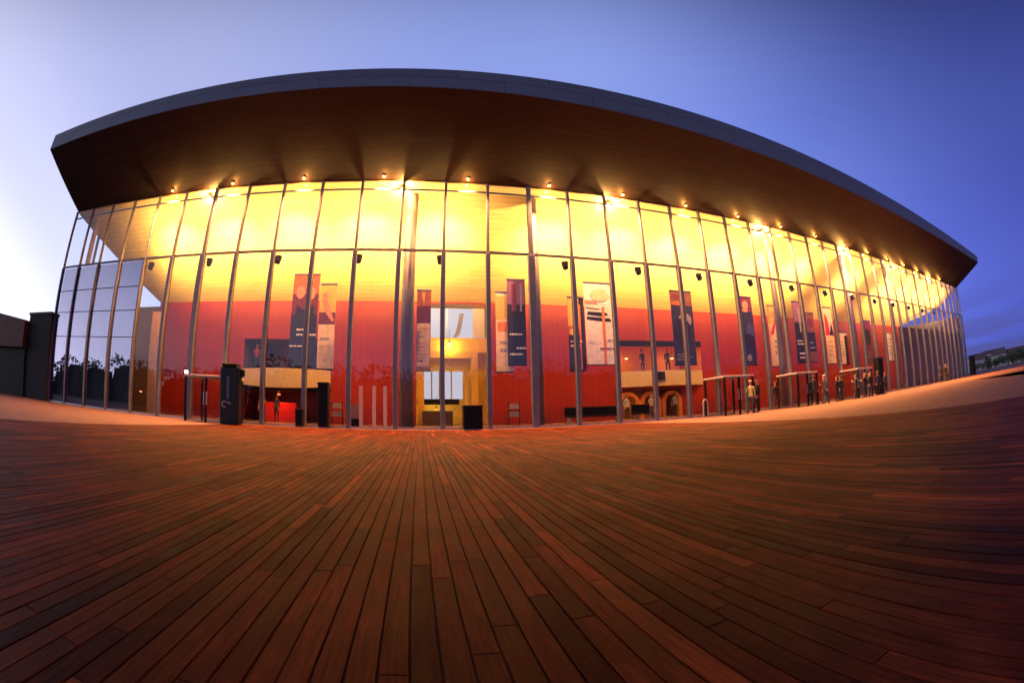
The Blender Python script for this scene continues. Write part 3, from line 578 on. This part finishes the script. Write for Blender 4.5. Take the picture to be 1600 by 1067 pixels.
# ------------------------------------------------------------------ people
def skin_mesh(name, verts, edges, radii, sub=1):
    me = bpy.data.meshes.new(name); me.from_pydata([Vector(v) for v in verts], edges, [])
    o = bpy.data.objects.new(name, me); COL.objects.link(o); o.modifiers.new('skin', 'SKIN'); s_ = o.modifiers.new('sub', 'SUBSURF'); s_.levels = sub; s_.render_levels = sub
    for i, v in enumerate(me.skin_vertices[0].data): v.radius = (radii[i], radii[i]) if isinstance(radii[i], (int, float)) else radii[i]; v.use_root = (i == 0)
    bpy.context.view_layer.update(); dg = bpy.context.evaluated_depsgraph_get(); m2 = bpy.data.meshes.new_from_object(o.evaluated_get(dg)); bpy.data.objects.remove(o); m2.name = name
    for p in m2.polygons: p.use_smooth = True
    return m2
def body_mesh(pose):
    """joints in metres for a 1.76 m figure facing -Y; returns mesh and hand regions"""
    V = []; E = []; R = []
    def add(p, r, parent=None):
        V.append(p); R.append(r)
        if parent is not None: E.append((parent, len(V)-1))
        return len(V)-1
    tw = pose.get('lean', 0)
    pel = add((0, 0, .95), (.15, .11)); sp = add((0, tw*.2, 1.12), (.135, .10), pel); ch = add((0, tw*.5, 1.32), (.165, .115), sp); nb = add((0, tw*.8, 1.47), (.075, .075), ch)
    nk = add((0, tw*.9, 1.53), .055, nb); jw = add((0, tw-.02, 1.60), (.070, .085), nk); hd = add((0, tw-.005, 1.68), (.078, .095), jw); tp = add((0, tw+.01, 1.745), (.055, .065), hd)
    add((0, tw-.115, 1.635), .012, jw); hands = []
    for s in (-1, 1):
        sh = add((s*.185, tw*.6, 1.41), .062, ch); el = pose['el'][0 if s < 0 else 1]; wr = pose['wr'][0 if s < 0 else 1]
        e_ = add((s*el[0], el[1], el[2]), .045, sh); w_ = add((s*wr[0], wr[1], wr[2]), .028, e_)
        d = (Vector((s*wr[0], wr[1], wr[2]))-Vector((s*el[0], el[1], el[2]))).normalized(); wv = Vector((s*wr[0], wr[1], wr[2])); hp = wv+d*.07
        pm = add(tuple(hp), (.038, .018), w_); hands.append(wv)
        sidev = d.cross(Vector((s*.9, .4, 0))).normalized()
        for k, (ln, off) in enumerate(((.065, -.030), (.078, -.010), (.072, .010), (.055, .030))):
            f1 = add(tuple(hp+sidev*off+d*.025), .0095, pm); add(tuple(hp+sidev*off*1.1+d*ln+Vector((0, -.012, 0))), .008, f1)
        t1 = add(tuple(wv+d*.035-sidev*.045), .010, pm); add(tuple(wv+d*.075-sidev*.055), .0085, t1)
        hx = add((s*.095, 0, .88), (.092, .10), pel); kn = pose['kn'][0 if s < 0 else 1]; an = pose['an'][0 if s < 0 else 1]
        k_ = add((s*kn[0], kn[1], kn[2]), .062, hx); a_ = add((s*an[0], an[1], an[2]), .042, k_); add((s*an[0]*1.1, an[1]-.15, max(.035, an[2]-.05)), .036, a_)
    me = skin_mesh('person_body', V, E, R, 2)
    zs = [v.co.z for v in me.vertices]; z0 = min(zs); k = 1.76/(max(zs)-z0)
    for v in me.vertices: v.co.z -= z0; v.co *= k
    for m_ in range(4): me.materials.append(None)
    for p in me.polygons:
        c = p.center/k+Vector((0, 0, z0)); mi = 1
        if any((c-h_).dot((c-h_)) < .2**2 and (c-h_).length < .2 and abs(c.x) > .1 and (c-h_).length < .19 and (c-Vector((0, 0, 1.3))).length > .3 and pose_hand(c, h_) for h_ in hands): mi = 0
        elif c.z > 1.50: mi = 0
        elif c.z > .90: mi = 1
        elif c.z > .10: mi = 2
        else: mi = 3
        p.material_index = mi
    # hair cap
    hm = skin_mesh('person_hair', [(0, tw+.01, 1.70), (0, tw+.035, 1.745), (0, tw+.06, 1.64)]+([(0, tw+.07, 1.50)] if pose.get('long') else []), [(0, 1), (0, 2)]+([(2, 3)] if pose.get('long') else []), [(.083, .09), (.07, .07), (.065, .05)]+([(.07, .04)] if pose.get('long') else []), 2)
    for v in hm.vertices: v.co.z -= z0; v.co *= k
    return me, hm
def pose_hand(c, h_): return (c-h_).length < .18 and c.z < h_.z+.02 or (c-h_).length < .16 and c.y < h_.y
P_stand = dict(el=((.25, .02, 1.13), (.25, .02, 1.13)), wr=((.27, -.06, .88), (.27, -.04, .88)), kn=((.11, -.01, .50), (.12, -.01, .50)), an=((.12, .02, .08), (.14, .03, .08)))
P_walk = dict(el=((.24, .10, 1.15), (.24, -.06, 1.14)), wr=((.25, .04, .91), (.25, -.22, .94)), kn=((.10, -.16, .52), (.10, .06, .50)), an=((.10, -.22, .09), (.10, .30, .12)), lean=-.03)
P_fold = dict(el=((.26, .0, 1.14), (.26, .0, 1.14)), wr=((.08, -.20, 1.16), (.06, -.22, 1.12)), kn=((.11, .0, .50), (.14, -.03, .50)), an=((.12, .03, .08), (.18, .0, .08)), long=True)
P_phone = dict(el=((.25, .0, 1.13), (.25, -.04, 1.14)), wr=((.26, -.07, .88), (.17, -.27, 1.28)), kn=((.10, .0, .50), (.15, -.04, .50)), an=((.11, .03, .08), (.18, .0, .08)))
BODIES = [body_mesh(p) for p in (P_stand, P_walk, P_fold, P_phone)]
SK = mat('skin_tone', (.42, .23, .16), .6, noise=.05); SHOE = mat('shoe_black', (.02, .018, .018), .5)
CL_ = {k: mat('cloth_'+k, c, .85, noise=.15, nscale=12) for k, c in dict(black=(.015, .015, .02), charcoal=(.04, .04, .05), yellow=(.75, .62, .18), cream=(.6, .52, .36), navy=(.02, .025, .06), grey=(.2, .2, .22), olive=(.10, .12, .08), white=(.72, .68, .62), red=(.35, .05, .04), brown=(.12, .06, .035)).items()}
HR = {k: mat('hair_'+k, c, .7) for k, c in dict(dark=(.02, .013, .01), brown=(.08, .04, .02), fair=(.32, .2, .1), grey=(.35, .34, .33)).items()}
def person(b, x, y, z, rz, h_, top, leg, hair, label, group=None):
    r = bpy.data.objects.new('person', None); COL.objects.link(r); r.location = (x, y, z); r.rotation_euler.z = rz; s_ = h_/1.76; r.scale = (s_, s_, s_)
    tag(r, label, 'person', group)
    bo = bpy.data.objects.new('body', BODIES[b][0]); COL.objects.link(bo); bo.parent = r
    for sl, m_ in zip(bo.material_slots, (SK, CL_[top], CL_[leg], SHOE)): sl.link = 'OBJECT'; sl.material = m_
    ho = bpy.data.objects.new('hair', BODIES[b][1]); COL.objects.link(ho); ho.parent = r
    if not len(BODIES[b][1].materials): BODIES[b][1].materials.append(None)
    ho.material_slots[0].link = 'OBJECT'; ho.material_slots[0].material = HR[hair]
    return r
G1 = 'people outside along the glass'
person(3, 18.55, -2.3, 0, 2.6, 1.78, 'yellow', 'olive', 'fair', 'person in a pale yellow top and olive trousers beside the white roofed lobby', G1)
person(0, 19.25, -2.2, 0, 3.6, 1.86, 'black', 'black', 'dark', 'person in black standing close right of the yellow topped person', G1)
person(2, 21.9, -1.2, 0, 3.0, 1.70, 'black', 'charcoal', 'dark', 'person all in black standing alone under the pink faced blue poster', G1)
person(0, 24.5, -2.4, 0, 2.2, 1.85, 'black', 'black', 'dark', 'tall person in black at the left of the group by the pinkish lobby', G1)
person(1, 25.15, -2.9, 0, 1.6, 1.80, 'charcoal', 'navy', 'grey', 'grey haired person in charcoal coat within the group by the pinkish lobby', G1)
person(3, 25.85, -2.3, 0, 3.9, 1.72, 'navy', 'cream', 'brown', 'person with cream trousers and dark jacket at the right of the lobby group', G1)
person(2, 27.1, -2.6, 0, 3.3, 1.66, 'black', 'black', 'brown', 'long haired person in black, left of the pair past the lobby group', G1)
person(0, 27.75, -2.5, 0, 2.8, 1.68, 'black', 'charcoal', 'dark', 'short haired person in black, right of the pair past the lobby group', G1)
person(1, 30.1, -2.4, 0, 2.0, 1.75, 'charcoal', 'black', 'dark', 'person walking in dark clothes in front of the farthest lobby', G1)
person(3, 30.9, -2.8, 0, 3.1, 1.72, 'black', 'navy', 'fair', 'fair haired person in dark clothes in front of the farthest lobby', G1)
person(2, 32.5, -2.3, 0, 3.6, 1.74, 'black', 'black', 'dark', 'long haired person in black just left of the tall black cabinet', G1)
person(0, 33.3, -2.7, 0, 2.5, 1.80, 'navy', 'black', 'brown', 'brown haired person in navy touching the tall black cabinet\'s left side', G1)
person(0, 52.6, -1.7, 0, 2.5, 1.85, 'charcoal', 'black', 'dark', 'dark person far along the glass in front of the grey end', G1)
person(1, 54.2, -1.9, 0, 2.5, 1.85, 'black', 'charcoal', 'grey', 'grey haired person far along the glass in front of the grey end', G1)
person(3, 56.0, -1.6, 0, 2.5, 1.85, 'olive', 'black', 'dark', 'person in olive jacket farthest along the glass', G1)
for q in ((2, 24.9, -1.7, 2.9, 1.68, 'black', 'black', 'fair', 'fair haired person in black half hidden in the middle of the lobby group'), (0, 26.4, -1.9, 3.4, 1.78, 'charcoal', 'black', 'dark', 'dark haired person in charcoal just right of the cream trousers'),
          (1, 28.6, -1.9, 2.4, 1.72, 'black', 'navy', 'grey', 'grey haired person in black between the pair and the farthest lobby'), (3, 29.5, -2.8, 3.7, 1.70, 'navy', 'black', 'dark', 'person in navy looking at a phone left of the farthest lobby'),
          (0, 31.7, -2.9, 2.9, 1.76, 'black', 'charcoal', 'brown', 'brown haired person in black before the farthest lobby\'s right post'), (2, 34.0, -3.1, 3.0, 1.66, 'charcoal', 'black', 'dark', 'long haired person in charcoal closest to the tall black cabinet')):
    person(q[0], q[1], q[2], 0, q[3], q[4], q[5], q[6], q[7], q[8], G1)
G2 = 'people inside the foyer'
person(0, 15.9, DB-.5, 0, .2, 1.72, 'white', 'black', 'dark', 'person in a white shirt under the first orange arch', G2)
person(2, 17.9, DB-.7, 0, .1, 1.70, 'cream', 'brown', 'fair', 'fair haired person in cream under the middle orange arch', G2)
person(3, 18.5, DB-.3, 0, -.3, 1.74, 'white', 'charcoal', 'dark', 'dark haired person in white between the middle and last arch', G2)
person(0, 20.1, DB-.6, 0, 2.8, 1.70, 'grey', 'black', 'dark', 'person in grey under the last orange arch', G2)
person(1, 21.9, .9, 0, 1.5, 1.74, 'black', 'black', 'dark', 'dark dressed person inside the glass behind the white roofed lobby', G2)
person(0, 18.0, DB+.6, 3.52, .2, 1.74, 'black', 'black', 'dark', 'person in black on the right balcony, left one of three', G2)
person(3, 20.3, DB+.5, 3.52, -.2, 1.76, 'charcoal', 'black', 'brown', 'person in charcoal on the right balcony, middle one of three', G2)
person(2, 21.7, DB+.6, 3.52, .3, 1.70, 'navy', 'black', 'dark', 'person in navy on the right balcony, right one of three', G2)
person(3, -9.6, DB-1.4, 0, .4, 1.76, 'red', 'black', 'fair', 'person in a red top at the left end of the red counter', G2)
person(0, -8.6, DB-1.2, 0, 2.9, 1.74, 'charcoal', 'black', 'dark', 'person in charcoal standing before the red counter', G2)
person(2, -11.0, DB+.7, 3.62, .2, 1.74, 'red', 'black', 'fair', 'person in red on the left balcony', G2)

# ------------------------------------------------------------------ neighbouring volumes on the left
r = empty('rear_block', (-26.3, 5, 0), label='dark flat topped block joining the glass front on its left', cat='building')
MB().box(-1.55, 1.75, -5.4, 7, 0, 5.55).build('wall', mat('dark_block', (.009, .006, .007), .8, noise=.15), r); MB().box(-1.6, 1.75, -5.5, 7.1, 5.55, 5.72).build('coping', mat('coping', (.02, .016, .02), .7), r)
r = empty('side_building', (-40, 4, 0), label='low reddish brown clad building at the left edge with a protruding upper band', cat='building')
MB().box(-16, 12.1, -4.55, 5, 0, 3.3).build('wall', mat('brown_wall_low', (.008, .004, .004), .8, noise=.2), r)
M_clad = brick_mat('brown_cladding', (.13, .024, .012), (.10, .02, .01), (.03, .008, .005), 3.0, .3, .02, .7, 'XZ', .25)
ub = MB(); P8 = [(-16, 3.3, 7.4), (7.0, 3.3, 5.75), (12.1, 3.3, 5.15)]
for (xa, za, ta), (xb, zb, tb) in zip(P8, P8[1:]):
    ub.quad((xa, -4.9, za), (xb, -4.9, zb), (xb, -4.9, tb), (xa, -4.9, ta)); ub.quad((xa, -4.9, ta), (xb, -4.9, tb), (xb, 5, tb), (xa, 5, ta)); ub.quad((xa, -4.9, za), (xa, -4.4, za), (xb, -4.4, zb), (xb, -4.9, zb))
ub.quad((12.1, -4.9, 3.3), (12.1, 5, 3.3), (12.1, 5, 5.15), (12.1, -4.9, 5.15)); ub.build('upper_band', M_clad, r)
MB().box(-2, -.8, -4.62, -4.5, 0, 2.2).build('door', M_black, r)

# ------------------------------------------------------------------ far right: houses, trees and the rise behind the square
def polar(az, dist): a = math.radians(az); return 1.234+dist*math.sin(a), -20.95+dist*math.cos(a)
HW = [mat(f'house_wall_{i}', c, .8, noise=.1) for i, c in enumerate(((.30, .30, .34), (.20, .19, .24), (.42, .38, .38), (.14, .13, .18), (.25, .21, .22)))]
M_hroof = mat('house_roof', (.10, .05, .05), .8, noise=.2); M_win = mat('dark_window', (.02, .02, .035), .2)
hd = [(74.7, 330, 14, 8.5), (75.4, 300, 11, 6), (76.1, 340, 18, 9), (76.9, 310, 10, 7), (77.7, 350, 20, 10), (78.5, 300, 12, 6.5), (79.2, 330, 14, 8.5), (80.0, 310, 13, 6), (80.8, 340, 18, 8), (81.6, 320, 14, 6.5), (82.4, 330, 15, 7.5), (83.3, 320, 14, 7)]
shade = ['pale grey', 'dusky mauve', 'creamy', 'slate', 'brownish']
for i, (az, ds, w_, h_) in enumerate(hd):
    x, y = polar(az, ds); r = empty('far_house', (x, y, 0), -math.radians(az)+random.uniform(-.3, .3), label=f'{shade[i%5]} distant house on the skyline, {ords[i]} from the glass corner', cat='house', group='distant houses on the skyline')
    MB().box(-w_/2, w_/2, -5, 5, 0, h_).build('wall', HW[i % 5], r)
    m = MB(); a = w_/2+.4
    if i % 3: m.quad((-a, -5.4, h_), (a, -5.4, h_), (a, 0, h_+2), (-a, 0, h_+2)).quad((-a, 5.4, h_), (-a, 0, h_+2), (a, 0, h_+2), (a, 5.4, h_)).quad((-a, -5.4, h_), (-a, 0, h_+2), (-a, 5.4, h_), (-a, 5.4, h_))
    else: m.box(-a, a, -5.4, 5.4, h_, h_+.5)
    m.build('roof', M_hroof, r)
    for k in range(3):
        for z in ((1.2, 4.2) if h_ > 7 else (1.6,)): MB().box(-w_*.36+k*w_*.3, -w_*.36+k*w_*.3+1.2, -5.04, -5.01, z, z+1.4).build('window', M_win, r)
def leafy(name, x, y, h_, wdt, label, group, seed, m_leaf, trunk=.3, n=420):
    rg = np.random.default_rng(seed); r = empty(name, (x, y, 0), label=label, cat='tree', group=group)
    MB().cone((0, 0, 0), (0, 0, h_*.45), .16*h_/5, .09*h_/5, 8).cone((0, 0, h_*.4), (h_*.12, 0, h_*.7), .08*h_/5, .03, 6).cone((0, 0, h_*.38), (-h_*.14, .1, h_*.68), .08*h_/5, .03, 6).build('trunk', M_trunk, r)
    m = MB(); cl = [(rg.uniform(-.35, .35)*wdt, rg.uniform(-.35, .35)*wdt, h_*rg.uniform(.4, .85), rg.uniform(.16, .3)*wdt) for _ in range(9)]
    for _ in range(n):
        c = cl[rg.integers(9)]; v = rg.normal(size=3); v /= np.linalg.norm(v); p = np.array(c[:3])+v*c[3]*rg.uniform(.6, 1.05); s = wdt*rg.uniform(.03, .06); a = rg.normal(size=3); a /= np.linalg.norm(a); b = np.cross(a, rg.normal(size=3)); b /= np.linalg.norm(b)
        m.quad(p-a*s, p-b*s*.6, p+a*s, p+b*s*.6)
    m.build('crown', m_leaf, r); return r
M_trunk = mat('bark', (.05, .035, .03), .9); M_leaf = mat('leaf_dark', (.03, .045, .02), .8, noise=.4, nscale=3); M_leaf2 = mat('leaf_dim', (.05, .06, .03), .8, noise=.4, nscale=3)
for i, (az, ds, h_) in enumerate([(75.0, 230, 3.2), (75.9, 210, 3), (76.6, 235, 4.4), (77.5, 215, 3.2), (78.3, 220, 4.6), (79.0, 205, 3.8), (79.8, 215, 4.8), (80.4, 200, 4.2), (81.1, 210, 5.0), (81.9, 200, 4.4), (82.7, 200, 4.8), (83.6, 205, 4.6)]):
    x, y = polar(az, ds); leafy('far_tree', x, y, h_, h_*1.7, f'dark round tree before the skyline houses, {ords[i]} from the glass corner', 'distant trees before the houses', 100+i, M_leaf if i % 2 else M_leaf2)

# ------------------------------------------------------------------ behind the viewer (mirrored in the glass): wood edge and a plain long block
w = MB(); rg = np.random.default_rng(5)
M_wood = mat('wood_leaf', (.022, .028, .016), .9, noise=.4)
xs_ = np.arange(-150, 170, 5.5)
for x in xs_:
    h_ = 9.6+rg.normal()*1.1+(1.3 if abs(x) < 40 else 0); y = -66+rg.normal()*3; rr = 4.2
    w.cone((x+2.7, y-1, 0), (x+2.7, y-1, h_*.75), 3.6, 2.6, 7)
    for _ in range(300):
        v = rg.normal(size=3); v /= np.linalg.norm(v); p = np.array((x, y, h_*.58))+v*np.array((rr, rr, h_*.42))*rg.uniform(.7, 1.05); s = rg.uniform(.2, .62)
        a = rg.normal(size=3); a /= np.linalg.norm(a); b = np.cross(a, rg.normal(size=3)); b /= np.linalg.norm(b); w.quad(p-a*s, p-b*s*.7, p+a*s, p+b*s*.7)
    w.cone((x, y, 0), (x, y, h_*.7), 2.6, 1.2, 7)
tag(w.build('woodland', M_wood), 'dark edge of a wood behind the square', 'woodland', None, 'stuff')
r = empty('long_block', (130, -34, 0), label='long plain mauve grey block standing off to the right behind the square', cat='building')
MB().box(-42, 45, -10, 10, 0, 12).build('wall', mat('mauve_block', (.42, .30, .30), .8, noise=.1), r); MB().box(-42.3, 45.3, -10.3, 10.3, 12, 12.6).build('coping', mat('coping3', (.3, .25, .27), .7), r)
